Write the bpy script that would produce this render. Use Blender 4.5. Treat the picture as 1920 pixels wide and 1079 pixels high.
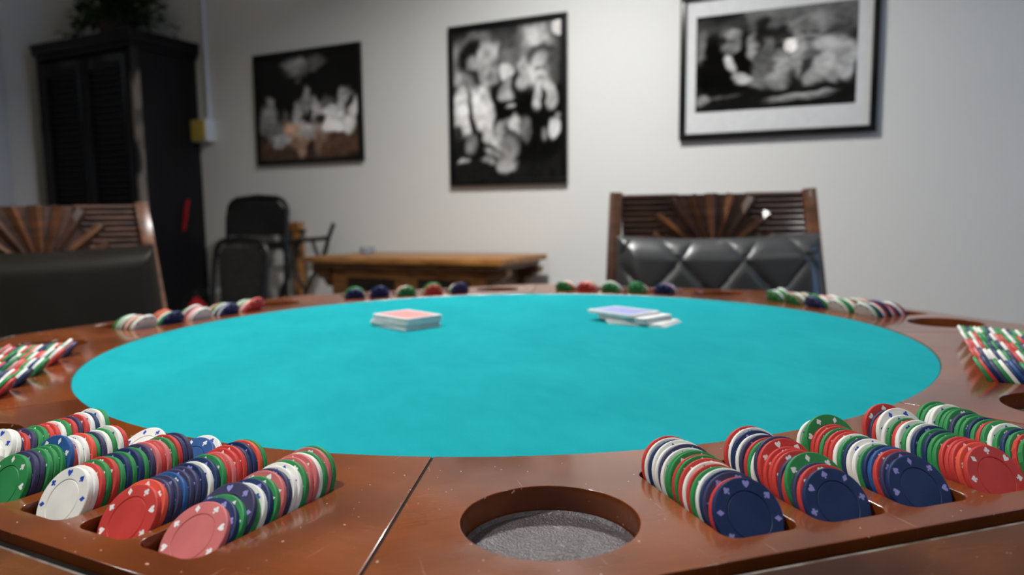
import bpy, bmesh, math, random
from mathutils import Vector, Matrix
random.seed(7)
R = math.radians
scene = bpy.context.scene
for o in list(bpy.data.objects): bpy.data.objects.remove(o)
COL = scene.collection

# ------------------------------------------------------------------ camera
TZ = 0.743                                  # table top height
cam_d = bpy.data.cameras.new('camera'); cam = bpy.data.objects.new('camera', cam_d); COL.objects.link(cam)
cam_d.sensor_width = 36; cam_d.sensor_fit = 'HORIZONTAL'; cam_d.lens = 1364.8 / 1920 * 36
cam_d.clip_start = 0.02; cam_d.clip_end = 60
cam.matrix_world = Matrix.Translation((0, 0, 0.899)) @ Matrix.Rotation(math.pi / 2 - 0.0975, 4, 'X') @ Matrix.Rotation(-0.0188, 4, 'Z')
cam_d.dof.use_dof = True; cam_d.dof.focus_distance = 0.47; cam_d.dof.aperture_fstop = 6.0
scene.camera = cam

# ------------------------------------------------------------------ world, exposure
world = bpy.data.worlds.new('world'); scene.world = world; world.use_nodes = True
world.node_tree.nodes['Background'].inputs[0].default_value = (0.55, 0.72, 1.0, 1)
world.node_tree.nodes['Background'].inputs[1].default_value = 1.5
scene.view_settings.view_transform = 'Standard'; scene.view_settings.look = 'None'
scene.view_settings.gamma = 1.0; scene.view_settings.use_curve_mapping = False
scene.view_settings.exposure = 0.0

# room frame: a runs along the back wall to the right, b comes out of the wall into the room
W0 = Vector((0.0063, 3.3)); EA = Vector((0.90393, -0.42769)); NB = Vector((-0.42769, -0.90393)); ROOM = math.atan2(EA.y, EA.x)
def rp(a, b, z=0.0): p = W0 + EA * a + NB * b; return Vector((p.x, p.y, z))
A0, A1, B1, CEIL = -2.78, 3.5, 6.9, 2.5
LAMPS = [  # a, b, watts, beam   (recessed ceiling cans)
    (0.50, 1.10, 38, 155), (0.45, 2.80, 19, 140), (0.81, 4.48, 4, 120), (-0.84, 2.78, 3, 110), (2.45, 2.3, 4, 130), (1.6, 4.2, 2, 130)]
WINDOW = dict(b0=.45, b1=1.6, z0=0.75, z1=2.0, watts=15)

# ------------------------------------------------------------------ materials
MATS = {}
def nodes_of(m): return m.node_tree.nodes, m.node_tree.links
def mat(name, col=(.5, .5, .5), rough=.5, metal=0., spec=.5, coat=0., coat_rough=.1, emit=None, noise=None, bump=None, ramp=None, alpha=None, trans=None, sheen=0.):
    """noise=(scale, dark colour, detail, stretch) mixes a second colour; bump=(scale, strength, distance)"""
    m = bpy.data.materials.new(name); m.use_nodes = True; N, L = nodes_of(m)
    b = N['Principled BSDF']; c4 = lambda c: (*c, 1)
    b.inputs['Base Color'].default_value = c4(col); b.inputs['Roughness'].default_value = rough
    b.inputs['Metallic'].default_value = metal; b.inputs['Specular IOR Level'].default_value = spec
    b.inputs['Coat Weight'].default_value = coat; b.inputs['Coat Roughness'].default_value = coat_rough
    b.inputs['Sheen Weight'].default_value = sheen
    if trans: b.inputs['Transmission Weight'].default_value = trans
    if emit: b.inputs['Emission Color'].default_value = c4(emit[0]); b.inputs['Emission Strength'].default_value = emit[1]
    tc = N.new('ShaderNodeTexCoord')
    if noise:
        sc, col2, det, st = noise
        mp = N.new('ShaderNodeMapping'); mp.inputs['Scale'].default_value = st; L.new(tc.outputs['Object'], mp.inputs[0])
        nz = N.new('ShaderNodeTexNoise'); nz.inputs['Scale'].default_value = sc; nz.inputs['Detail'].default_value = det
        L.new(mp.outputs[0], nz.inputs['Vector'])
        cr = N.new('ShaderNodeValToRGB'); lo, hi = ramp or (.35, .65)
        cr.color_ramp.elements[0].position = lo; cr.color_ramp.elements[0].color = c4(col2)
        cr.color_ramp.elements[1].position = hi; cr.color_ramp.elements[1].color = c4(col)
        L.new(nz.outputs['Fac'], cr.inputs[0]); L.new(cr.outputs[0], b.inputs['Base Color'])
    if bump:
        nb = N.new('ShaderNodeTexNoise'); nb.inputs['Scale'].default_value = bump[0]; nb.inputs['Detail'].default_value = 3
        L.new(tc.outputs['Object'], nb.inputs['Vector'])
        bp = N.new('ShaderNodeBump'); bp.inputs['Strength'].default_value = bump[1]; bp.inputs['Distance'].default_value = bump[2]
        L.new(nb.outputs['Fac'], bp.inputs['Height']); L.new(bp.outputs[0], b.inputs['Normal'])
    MATS[name] = m
    return m

def table_wood(name, c1, c2, dust):
    """lacquered mahogany: long grain, cloudy stain, fine scratches and worn specks, uneven gloss"""
    m = bpy.data.materials.new(name); m.use_nodes = True; N, L = nodes_of(m); b = N['Principled BSDF']
    tc = N.new('ShaderNodeTexCoord')
    def noise(scale, st, det=4, rough=.6, rot=0):
        mp = N.new('ShaderNodeMapping'); mp.inputs['Scale'].default_value = st; mp.inputs['Rotation'].default_value = (0, 0, rot)
        L.new(tc.outputs['Object'], mp.inputs[0]); n = N.new('ShaderNodeTexNoise'); n.inputs['Scale'].default_value = scale
        n.inputs['Detail'].default_value = det; n.inputs['Roughness'].default_value = rough; L.new(mp.outputs[0], n.inputs['Vector']); return n.outputs['Fac']
    def ramp(f, p0, c0, p1, c1_):
        r = N.new('ShaderNodeValToRGB'); r.color_ramp.elements[0].position = p0; r.color_ramp.elements[0].color = (*c0, 1)
        r.color_ramp.elements[1].position = p1; r.color_ramp.elements[1].color = (*c1_, 1); L.new(f, r.inputs[0]); return r.outputs[0]
    def mix(f, a, bb, mode='MIX'):
        x = N.new('ShaderNodeMix'); x.data_type = 'RGBA'; x.blend_type = mode
        if isinstance(f, float): x.inputs[0].default_value = f
        else: L.new(f, x.inputs[0])
        for s, v in ((6, a), (7, bb)):
            if isinstance(v, tuple): x.inputs[s].default_value = (*v, 1)
            else: L.new(v, x.inputs[s])
        return x.outputs[2]
    grain = ramp(noise(30, (9, 1, 1), 6), .3, (.84, .84, .84), .75, (1.08, 1.07, 1.06))
    cloud = ramp(noise(7, (1, 1, 1), 3), .35, c2, .66, c1)
    base = mix(.75, cloud, grain, 'MULTIPLY')
    scr = ramp(noise(16, (1, 26, 1), 2, .4, .5), .70, (0, 0, 0), .76, (1, 1, 1))
    blot = ramp(noise(9, (1, 1, 1), 2), .50, (0, 0, 0), .64, (1, 1, 1))
    s1 = mix(1.0, scr, blot, 'MULTIPLY')
    dot = ramp(noise(330, (1, 1, 1), 1), .765, (0, 0, 0), .79, (1, 1, 1))
    msk = mix(1.0, mix(1.0, s1, (.5 * dust,) * 3, 'MULTIPLY'), mix(1.0, dot, (.5 * dust,) * 3, 'MULTIPLY'), 'ADD')
    L.new(mix(msk, base, (.62, .50, .42)), b.inputs['Base Color'])
    rr = ramp(noise(11, (1, 1, 1), 5), .3, (.13,) * 3, .75, (.30,) * 3); L.new(rr, b.inputs['Roughness'])
    b.inputs['Specular IOR Level'].default_value = .5
    b.inputs['Coat Weight'].default_value = .5; b.inputs['Coat Roughness'].default_value = .09
    bp = N.new('ShaderNodeBump'); bp.inputs['Strength'].default_value = .03; bp.inputs['Distance'].default_value = .001
    L.new(noise(220, (2, 1, 1), 3), bp.inputs['Height']); L.new(bp.outputs[0], b.inputs['Normal'])
    MATS[name] = m

table_wood('table_wood', (.240, .058, .009), (.120, .028, .006), 1.6)
table_wood('mould_wood', (.19, .062, .016), (.045, .017, .008), .6)
mat('groove_black', (.005, .004, .004), .6, spec=.06, noise=(60, (.012, .009, .008), 3, (1, 1, 1)))
mat('worn_edge', (.26, .235, .21), .45, noise=(240, (.07, .045, .03), 5, (1, .25, 1)), ramp=(.36, .66))
mat('dark_wood', (.05, .022, .012), .45, noise=(18, (.025, .012, .008), 4, (6, 1, 1)))
def felt_mat():
    m = bpy.data.materials.new('felt'); m.use_nodes = True; N, L = nodes_of(m); b = N['Principled BSDF']; tc = N.new('ShaderNodeTexCoord')
    def nz(s, st, d):
        mp = N.new('ShaderNodeMapping'); mp.inputs['Scale'].default_value = st; L.new(tc.outputs['Object'], mp.inputs[0])
        n = N.new('ShaderNodeTexNoise'); n.inputs['Scale'].default_value = s; n.inputs['Detail'].default_value = d; L.new(mp.outputs[0], n.inputs['Vector']); return n.outputs['Fac']
    a = N.new('ShaderNodeMath'); a.operation = 'MULTIPLY_ADD'; a.inputs[1].default_value = .35; L.new(nz(26, (1, 2.2, 1), 5), a.inputs[0])
    s = N.new('ShaderNodeMath'); s.operation = 'MULTIPLY'; s.inputs[1].default_value = .65; L.new(nz(6, (1, 1.5, 1), 4), s.inputs[0]); L.new(s.outputs[0], a.inputs[2])
    r = N.new('ShaderNodeValToRGB'); r.color_ramp.elements[0].position = .27; r.color_ramp.elements[0].color = (.0015, .240, .275, 1)
    r.color_ramp.elements[1].position = .76; r.color_ramp.elements[1].color = (.008, .315, .352, 1); L.new(a.outputs[0], r.inputs[0]); L.new(r.outputs[0], b.inputs['Base Color'])
    b.inputs['Roughness'].default_value = .95; b.inputs['Specular IOR Level'].default_value = .05; b.inputs['Sheen Weight'].default_value = .03
    bp = N.new('ShaderNodeBump'); bp.inputs['Strength'].default_value = .25; bp.inputs['Distance'].default_value = .0006; L.new(nz(700, (1, 1, 1), 2), bp.inputs['Height']); L.new(bp.outputs[0], b.inputs['Normal'])
    MATS['felt'] = m
felt_mat()
mat('cup_liner', (.075, .058, .066), .28, spec=.9, noise=(30, (.05, .038, .042), 4, (1, 1, 1)), bump=(750, 1.0, .0011))
mat('wall_paint', (.70, .705, .69), .75, spec=.3, bump=(75, .25, .004))
mat('ceiling_paint', (.62, .62, .60), .9)
mat('floor_wood', (.16, .10, .06), .5, noise=(9, (.09, .055, .03), 4, (1, 8, 1)))
mat('trim_white', (.62, .66, .72), .5, noise=(3, (.58, .62, .68), 2, (1, 1, 1)))
mat('frame_black', (.005, .005, .006), .28, spec=.25, noise=(12, (.008, .008, .009), 2, (1, 1, 1)))
mat('mat_white', (.66, .67, .68), .8, noise=(40, (.62, .63, .64), 2, (1, 1, 1)))
mat('cab_black', (.0045, .005, .007), .42, spec=.25, noise=(5, (.008, .009, .013), 5, (1, 1, .25)))
mat('cab_worn', (.24, .21, .18), .6, noise=(9, (.012, .012, .014), 5, (1, 1, .5)), ramp=(.46, .56))
mat('chair_wood', (.075, .028, .015), .36, coat=.12, noise=(14, (.024, .010, .007), 5, (1, 1, 4)))
mat('chair_wood_light', (.125, .046, .017), .36, coat=.12, noise=(14, (.055, .02, .010), 5, (1, 1, 4)))
mat('leather', (.028, .030, .033), .42, spec=.7, noise=(8, (.032, .033, .035), 3, (1, 1, 1)), bump=(260, .12, .001))
mat('leather_brown', (.009, .008, .006), .42, spec=.10, noise=(8, (.013, .011, .009), 3, (1, 1, 1)), bump=(260, .12, .001))
mat('oak', (.42, .19, .05), .42, noise=(10, (.19, .075, .02), 5, (1, 6, 6)))
mat('oak_dark', (.15, .07, .026), .5, noise=(10, (.07, .032, .014), 5, (1, 5, 5)))
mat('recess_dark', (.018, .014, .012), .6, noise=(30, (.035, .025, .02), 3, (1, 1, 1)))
mat('black_metal', (.007, .007, .008), .4, spec=.3, noise=(12, (.011, .011, .012), 2, (1, 1, 1)))
mat('black_mesh', (.085, .088, .09), .6, noise=(90, (.05, .05, .052), 2, (1, 1, 1)))
mat('iron', (.02, .017, .016), .5, noise=(25, (.034, .028, .024), 3, (1, 1, 1)))
mat('leaf', (.028, .075, .022), .5, noise=(14, (.012, .035, .012), 2, (1, 1, 1)))
mat('pot', (.05, .035, .028), .7, noise=(10, (.03, .022, .018), 3, (1, 1, 1)))
mat('red_gloss', (.50, .012, .02), .22, coat=.4, noise=(8, (.38, .01, .016), 2, (1, 1, 1)))
mat('yellow_plastic', (.48, .36, .08), .5, noise=(9, (.40, .30, .07), 2, (1, 1, 1)))
mat('white_plastic', (.62, .68, .76), .45, noise=(9, (.57, .63, .70), 2, (1, 1, 1)))
mat('blue_glass', (.55, .62, .70), .15, trans=.7, noise=(9, (.5, .58, .66), 2, (1, 1, 1)))
mat('window_glass', (.9, .95, 1), .02, trans=1., noise=(4, (.88, .93, 1), 1, (1, 1, 1)))
mat('lamp_lens', (.9, .88, .82), .4, emit=((1, .96, .9), 28), noise=(20, (.86, .84, .78), 1, (1, 1, 1)))
mat('card_white', (.78, .78, .77), .45, noise=(60, (.70, .70, .69), 2, (1, 1, 1)))
mat('card_red', (.72, .20, .20), .4, noise=(420, (.74, .30, .29), 2, (1, 1, 1)), ramp=(.42, .62))
mat('card_blue', (.22, .24, .55), .4, noise=(420, (.34, .36, .64), 2, (1, 1, 1)), ramp=(.42, .62))
CHIP = {'r': ('red', (.47, .040, .034), 'w'), 'o': ('orange-red', (.60, .075, .045), 'w'), 'k': ('faded pink', (.50, .13, .13), 'w'),
        'g': ('green', (.022, .205, .060), 'w'), 'w': ('white', (.68, .68, .64), 'b'), 'n': ('navy', (.008, .024, .090), 'l'),
        'p': ('dark violet-blue', (.034, .033, .090), 'l'), 'b': ('blue', (.016, .075, .24), 'w')}
for k, (nm, c, mk) in CHIP.items():
    mat('chip_' + k, c, .5, spec=.22, noise=(45, tuple(min(1, v * 1.16 + .004) for v in c), 3, (1, 1, 1)), bump=(900, .08, .0003))
for k, c in (('w', (.80, .80, .80)), ('b', (.010, .055, .42)), ('l', (.27, .26, .62))):
    mat('mark_' + k, c, .5, noise=(80, tuple(v * .9 for v in c), 1, (1, 1, 1)))
vm = bpy.data.materials.new('photo_print'); vm.use_nodes = True; N_, L_ = nodes_of(vm)
va = N_.new('ShaderNodeVertexColor'); va.layer_name = 'print'; L_.new(va.outputs[0], N_['Principled BSDF'].inputs['Base Color'])
N_['Principled BSDF'].inputs['Roughness'].default_value = .9; N_['Principled BSDF'].inputs['Specular IOR Level'].default_value = .0; N_['Principled BSDF'].inputs['Coat Weight'].default_value = .6; N_['Principled BSDF'].inputs['Coat Roughness'].default_value = .005
MATS['photo_print'] = vm

# ------------------------------------------------------------------ builders
def tag(o, label=None, cat=None, group=None, kind=None):
    if label: o['label'] = label
    if cat: o['category'] = cat
    if group: o['group'] = group
    if kind: o['kind'] = kind
    return o
def empty(name, loc=(0, 0, 0), rz=0.0):
    o = bpy.data.objects.new(name, None); COL.objects.link(o); o.location = loc; o.rotation_euler = (0, 0, rz); o.empty_display_size = .05; return o
def link(name, me, parent=None):
    o = bpy.data.objects.new(name, me); COL.objects.link(o)
    if parent: o.parent = parent
    return o
class MB:
    def __init__(s): s.v = []; s.f = []; s.m = []; s.mi = 0
    def add(s, vs, fs, M=None):
        n = len(s.v); s.v += [tuple(M @ Vector(p)) if M else tuple(p) for p in vs]
        s.f += [tuple(i + n for i in f) for f in fs]; s.m += [s.mi] * len(fs); return s
    def box(s, x0, x1, y0, y1, z0, z1, M=None):
        return s.add([(x, y, z) for z in (z0, z1) for y in (y0, y1) for x in (x0, x1)], [(0, 2, 3, 1), (4, 5, 7, 6), (0, 1, 5, 4), (2, 6, 7, 3), (0, 4, 6, 2), (1, 3, 7, 5)], M)
    def tube(s, pts, r, seg=8, cap=True):
        pts = [Vector(p) for p in pts]; n = len(pts); rs = r if isinstance(r, (list, tuple)) else [r] * n; vs = []; fs = []; prev = None
        for i, p in enumerate(pts):
            t = (pts[min(i + 1, n - 1)] - pts[max(i - 1, 0)]).normalized()
            u = (prev - t * prev.dot(t)) if prev is not None else t.orthogonal()
            if u.length < 1e-6: u = t.orthogonal()
            u.normalize(); prev = u; w = t.cross(u)
            vs += [p + (u * math.cos(2 * math.pi * j / seg) + w * math.sin(2 * math.pi * j / seg)) * rs[i] for j in range(seg)]
        for i in range(n - 1):
            for j in range(seg): k = (j + 1) % seg; fs.append((i * seg + j, i * seg + k, (i + 1) * seg + k, (i + 1) * seg + j))
        if cap: fs.append(tuple(range(seg))[::-1]); fs.append(tuple((n - 1) * seg + j for j in range(seg)))
        return s.add(vs, fs)
    def bar(s, p, q, wx, wy, up=(0, 0, 1), w2=None):
        p, q = Vector(p), Vector(q); t = (q - p).normalized(); u = Vector(up).cross(t)
        if u.length < 1e-4: u = Vector((1, 0, 0)).cross(t)
        u.normalize(); w = t.cross(u); k = w2 or 1.0; vs = []
        for c, sc in ((p, 1.0), (q, k)):
            vs += [c + u * a * wx / 2 * sc + w * b * wy / 2 * sc for a, b in ((-1, -1), (1, -1), (1, 1), (-1, 1))]
        return s.add(vs, [(3, 2, 1, 0), (4, 5, 6, 7), (0, 1, 5, 4), (1, 2, 6, 5), (2, 3, 7, 6), (3, 0, 4, 7)])
    def lathe(s, prof, seg=32, M=None, close=False):
        vs = []; fs = []; n = len(prof)
        for (r, z) in prof: vs += [(r * math.cos(2 * math.pi * j / seg), r * math.sin(2 * math.pi * j / seg), z) for j in range(seg)]
        for i in range(n - 1):
            for j in range(seg): k = (j + 1) % seg; fs.append((i * seg + j, i * seg + k, (i + 1) * seg + k, (i + 1) * seg + j))
        if prof[0][0] > 1e-5: fs.append(tuple(range(seg))[::-1])
        if prof[-1][0] > 1e-5: fs.append(tuple((n - 1) * seg + j for j in range(seg)))
        return s.add(vs, fs, M)
    def prism(s, poly, z0, z1, M=None):
        n = len(poly); vs = [(x, y, z0) for x, y in poly] + [(x, y, z1) for x, y in poly]
        return s.add(vs, [tuple(range(n))[::-1], tuple(range(n, 2 * n))] + [(i, (i + 1) % n, n + (i + 1) % n, n + i) for i in range(n)], M)
    def mesh(s, name, mats, smooth=True, bevel=0.0, ang=35):
        me = bpy.data.meshes.new(name); me.from_pydata(s.v, [], s.f); me.update()
        for m in ([mats] if isinstance(mats, str) else mats): me.materials.append(MATS[m])
        for p, i in zip(me.polygons, s.m): p.material_index = i
        bm = bmesh.new(); bm.from_mesh(me)
        bmesh.ops.remove_doubles(bm, verts=bm.verts, dist=1e-6)
        if bevel:
            es = [e for e in bm.edges if len(e.link_faces) == 2 and e.calc_face_angle(0) > R(40)]
            bmesh.ops.bevel(bm, geom=es, offset=bevel, segments=2, profile=.6, affect='EDGES', clamp_overlap=True)
        bmesh.ops.recalc_face_normals(bm, faces=bm.faces)
        bm.to_mesh(me); bm.free()
        if smooth:
            me.polygons.foreach_set('use_smooth', [True] * len(me.polygons)); me.set_sharp_from_angle(angle=R(ang))
        return me
    def build(s, name, mats, parent=None, smooth=True, bevel=0.0, ang=35): return link(name, s.mesh(name, mats, smooth, bevel, ang), parent)

# ================================================================== the room
def slab(name, a0, a1, b0, b1, z0, z1, m):
    o = MB().box(a0, a1, -b1, -b0, z0, z1).build(name, m, None, smooth=False); o.location = rp(0, 0); o.rotation_euler = (0, 0, ROOM); return tag(o, kind='structure')
slab('floor', A0 - .1, A1 + .1, -.1, B1 + .1, -.1, 0, 'floor_wood')
slab('ceiling', A0 - .1, A1 + .1, -.1, B1 + .1, CEIL, CEIL + .1, 'ceiling_paint')
slab('wall_back', A0 - .1, A1 + .1, -.1, 0, 0, CEIL, 'wall_paint')
slab('wall_left', A0 - .1, A0, 0, B1, 0, CEIL, 'wall_paint')
slab('wall_front', A0 - .1, A1 + .1, B1, B1 + .1, 0, CEIL, 'wall_paint')
w = WINDOW; mb = MB()                                    # right wall with its window opening
for (b0, b1, z0, z1) in ((0, w['b0'], 0, CEIL), (w['b1'], B1, 0, CEIL), (w['b0'], w['b1'], 0, w['z0']), (w['b0'], w['b1'], w['z1'], CEIL)):
    mb.box(A1, A1 + .1, -b1, -b0, z0, z1)
o = mb.build('wall_right', 'wall_paint', None, smooth=False); o.location = rp(0, 0); o.rotation_euler = (0, 0, ROOM); tag(o, kind='structure')
win = empty('window_1', rp(A1, 0), ROOM); tag(win, kind='structure')
mb = MB(); b0, b1, z0, z1 = w['b0'], w['b1'], w['z0'], w['z1']
for (p0, p1, q0, q1) in ((b0, b1, z0, z0 + .05), (b0, b1, z1 - .05, z1), (b0, b0 + .05, z0, z1), (b1 - .05, b1, z0, z1), ((b0 + b1) / 2 - .02, (b0 + b1) / 2 + .02, z0, z1)):
    mb.box(.02, .07, -p1, -p0, q0, q1)
mb.build('window_frame', 'trim_white', win, smooth=False)
for s in (0, 1):
    m0 = b0 + .05 if s == 0 else (b0 + b1) / 2 + .02; m1 = (b0 + b1) / 2 - .02 if s == 0 else b1 - .05
    MB().box(.042, .046, -m1, -m0, z0 + .05, z1 - .05).build('pane', 'window_glass', win, smooth=False)
MB().box(-.05, .02, -b1 - .04, -b0 + .04, z0 - .03, z0).build('window_sill', 'trim_white', win, smooth=False)
al = bpy.data.lights.new('daylight', 'AREA'); al.shape = 'RECTANGLE'; al.size = b1 - b0; al.size_y = z1 - z0; al.energy = w['watts']; al.color = (.26, .52, 1.0)
lo = bpy.data.objects.new('daylight', al); COL.objects.link(lo); lo.location = rp(A1 + .13, (b0 + b1) / 2, (z0 + z1) / 2)
lo.matrix_world = Matrix.Translation(lo.location) @ Matrix.Rotation(ROOM, 4, 'Z') @ Matrix.Rotation(R(90), 4, 'Y')
bb = MB().box(A0, A1, -.014, 0, 0, .09).build('baseboard_back', 'trim_white', None); bb.location = rp(0, 0); bb.rotation_euler = (0, 0, ROOM); tag(bb, kind='structure')
tr = MB().box(A0, A0 + .02, -.78, -.52, 0, 2.05).build('trim_1', 'trim_white', None, bevel=.004); tr.location = rp(0, 0); tr.rotation_euler = (0, 0, ROOM); tag(tr, kind='structure')

# recessed ceiling cans, each with its own light
for i, (a, b, watts, beam) in enumerate(LAMPS):
    t = empty('ceiling_can_light', rp(a, b, CEIL)); tag(t, 'round recessed ceiling can light, %s from the back wall' % ('first', 'fourth', 'sixth', 'third', 'second', 'fifth')[i], 'ceiling light', 'recessed ceiling cans')
    MB().lathe([(.068, -.002), (.092, -.002), (.094, -.010), (.086, -.016), (.070, -.014), (.068, -.002)], 32).build('trim_ring', 'trim_white', t)
    MB().lathe([(.030, -.001), (.030, -.012)] + [(.058 * math.sin(R(q)), -.064 + .058 * math.cos(R(q))) for q in range(32, 180, 12)] + [(.0001, -.122)], 32).build('lens', 'lamp_lens', t)
    d = bpy.data.lights.new('can_light', 'AREA'); d.shape = 'DISK'; d.size = .11; d.energy = watts; d.color = (1.0, .985, .955); d.spread = R(beam)
    l = bpy.data.objects.new('can_light', d); COL.objects.link(l); l.parent = t; l.location = (0, 0, -.126)

# ================================================================== the poker table
S8 = math.pi / 4
TC = Vector((-0.0075, 0.9631)); PHI0 = R(-72.85)
FELT_R, CUP_R, CUP_N, CUP_T = .5005, .0462, .581, -.1535
T0, DT, SLOT_W, N_IN, N_OUT, N_ED = -.0600, .0548, .0425, .534, .6330, .652
DEPTH = .0172; TS = [T0 + DT * j - (.0075 if j == 4 else .001 if j == 3 else 0) for j in range(5)]
table = empty('poker_table', (TC.x, TC.y, TZ), PHI0)
tag(table, 'octagonal mahogany poker table with round turquoise felt centre', 'table')
T8 = math.tan(math.pi / 8)
def wedge_panel():
    """one of eight rim panels: outer straight side, radial seams, inner felt arc, one cup hole and five chip slots"""
    cu = bpy.data.curves.new('rim', 'CURVE'); cu.dimensions = '2D'; cu.fill_mode = 'BOTH'
    bev = .0005; cu.extrude = DEPTH / 2 - bev; cu.bevel_depth = bev; cu.bevel_resolution = 2; cu.offset = -bev
    def poly(pts):
        sp = cu.splines.new('POLY'); sp.points.add(len(pts) - 1); sp.use_cyclic_u = True
        for q, (x, y) in zip(sp.points, pts): q.co = (x, y, 0, 1)
    g = .0008
    arc = [(FELT_R * math.cos(t), FELT_R * math.sin(t)) for t in [(-.5 + i / 24) * S8 for i in range(25)]]
    e0 = g / math.cos(math.pi / 8)
    pts = [(N_ED, -N_ED * T8 + e0), (N_ED, N_ED * T8 - e0)] + [(x, min(max(y, -x * T8 + e0), x * T8 - e0)) for x, y in arc[::-1]]
    poly(pts)
    poly([(CUP_N + CUP_R * math.cos(t), CUP_T - CUP_R * math.sin(t)) for t in [2 * math.pi * i / 56 for i in range(56)]])
    for k in range(5):
        t = TS[k]; h = SLOT_W / 2; r = .0085; pts = []
        for cx, cy, a0 in ((N_OUT - r, t + h - r, 0), (N_IN + r, t + h - r, 90), (N_IN + r, t - h + r, 180), (N_OUT - r, t - h + r, 270)):
            pts += [(cx + r * math.cos(R(a0 + 15 * j)), cy + r * math.sin(R(a0 + 15 * j))) for j in range(7)]
        poly(pts[::-1])
    ob = bpy.data.objects.new('rim', cu); COL.objects.link(ob)
    dg = bpy.context.evaluated_depsgraph_get(); me = bpy.data.meshes.new_from_object(ob.evaluated_get(dg)); bpy.data.objects.remove(ob)
    me.materials.clear(); me.materials.append(MATS['table_wood'])
    me.polygons.foreach_set('use_smooth', [True] * len(me.polygons)); me.set_sharp_from_angle(angle=R(35))
    return me
rim_me = wedge_panel()
lin = MB().lathe([(0.0001, .0006), (CUP_R - .006, .0006), (CUP_R - .0028, .0011), (CUP_R - .0009, .0030), (CUP_R - .0005, .0026), (CUP_R - .0005, 0)], 56).mesh('cup_liner', 'cup_liner')
def mould():
    prof = [(.6526, -.0060), (.6605, -.0060), (.6607, -.0022), (.6613, -.0014), (.6625, -.0015), (.676, -.0036), (.692, -.0075), (.701, -.0150), (.706, -.0240), (.7065, -.034), (.703, -.043), (.692, -.049), (.692, -.052), (.698, -.056), (.698, -.064), (.67, -.066)]
    mb = MB(); n = len(prof); g = .0005
    for i in range(n - 1):
        mb.mi = 1 if i < 2 else (2 if i < 4 else 0)
        (p, z), (q, y) = prof[i], prof[i + 1]
        mb.add([(p, -p * T8 + g, z), (q, -q * T8 + g, y), (q, q * T8 - g, y), (p, p * T8 - g, z)], [(0, 1, 2, 3)])
    return mb.mesh('edge_moulding', ['mould_wood', 'groove_black', 'worn_edge'], True, 0, 50)
mould_me = mould()
for k in range(8):
    p = link('rim_panel', rim_me, table); p.location = (0, 0, -DEPTH / 2); p.rotation_euler = (0, 0, S8 * k)
    q = link('cup_liner', lin, p); q.location = (CUP_N, CUP_T, -DEPTH / 2); q['label'] = 'grey leather-textured liner of the cup hole'
    e = link('edge_moulding', mould_me, table); e.rotation_euler = (0, 0, S8 * k)
octo = lambda n: [(n / math.cos(math.pi / 8) * math.cos(S8 * (i + .5)), n / math.cos(math.pi / 8) * math.sin(S8 * (i + .5))) for i in range(8)]
MB().lathe([(FELT_R - .0003, -.0040), (FELT_R - .0003, -.0016), (FELT_R - .0012, -.0009), (.0001, -.0009)], 160).build('felt_top', 'felt', table)
MB().prism(octo(.655), -.034, -DEPTH - .0001).build('base_board', 'dark_wood', table, smooth=False)
MB().prism(octo(.62), -.15, -.034).build('apron', 'dark_wood', table, smooth=False)
for k in range(8):
    q = MB().box(FELT_R + .001, N_ED / math.cos(math.pi / 8) - .001, -.00065, .00065, -.012, -.0007).build('seam_shade_strip', 'groove_black', table, smooth=False); q.rotation_euler = (0, 0, S8 * (k + .5))  # added black filler standing in for the gap's shade, hides bright panel edges
MB().lathe([(.10, -.15), (.10, -.19), (.075, -.21), (.11, -.34), (.12, -.42), (.07, -.55), (.09, -.60), (.10, -.66), (.10, -.70)], 24).build('pedestal', 'dark_wood', table)
for k in range(4):
    f = MB().tube([(.06, 0, -.60), (.18, 0, -.63), (.30, 0, -.70), (.38, 0, -.735)], [.05, .045, .035, .025], 10).build('foot', 'dark_wood', table); f.rotation_euler = (0, 0, S8 * (2 * k + .5))

# ------------------------------------------------------------------ chips
CR, CT = .0195, .0033
def suit(kind, s):
    P = []
    if kind == 'd': P = [(0, 1.05), (.72, 0), (0, -1.05), (-.72, 0)]
    elif kind == 'h':
        P = [(0, -1.0), (.5, -.45), (.85, .05), (.92, .45), (.7, .8), (.35, .82), (0, .5), (-.35, .82), (-.7, .8), (-.92, .45), (-.85, .05), (-.5, -.45)]
    elif kind == 's':
        P = [(0, 1.0), (.45, .5), (.88, .05), (.85, -.35), (.5, -.5), (.16, -.35), (.3, -.95), (-.3, -.95), (-.16, -.35), (-.5, -.5), (-.85, -.35), (-.88, .05), (-.45, .5)]
    else:
        P = [(.16, -.25), (.3, -.95), (-.3, -.95), (-.16, -.25), (-.55, -.42), (-.92, -.1), (-.82, .3), (-.4, .3), (-.45, .7), (0, 1.0), (.45, .7), (.4, .3), (.82, .3), (.92, -.1), (.55, -.42)]
    return [(x * s, y * s) for x, y in P]
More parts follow.
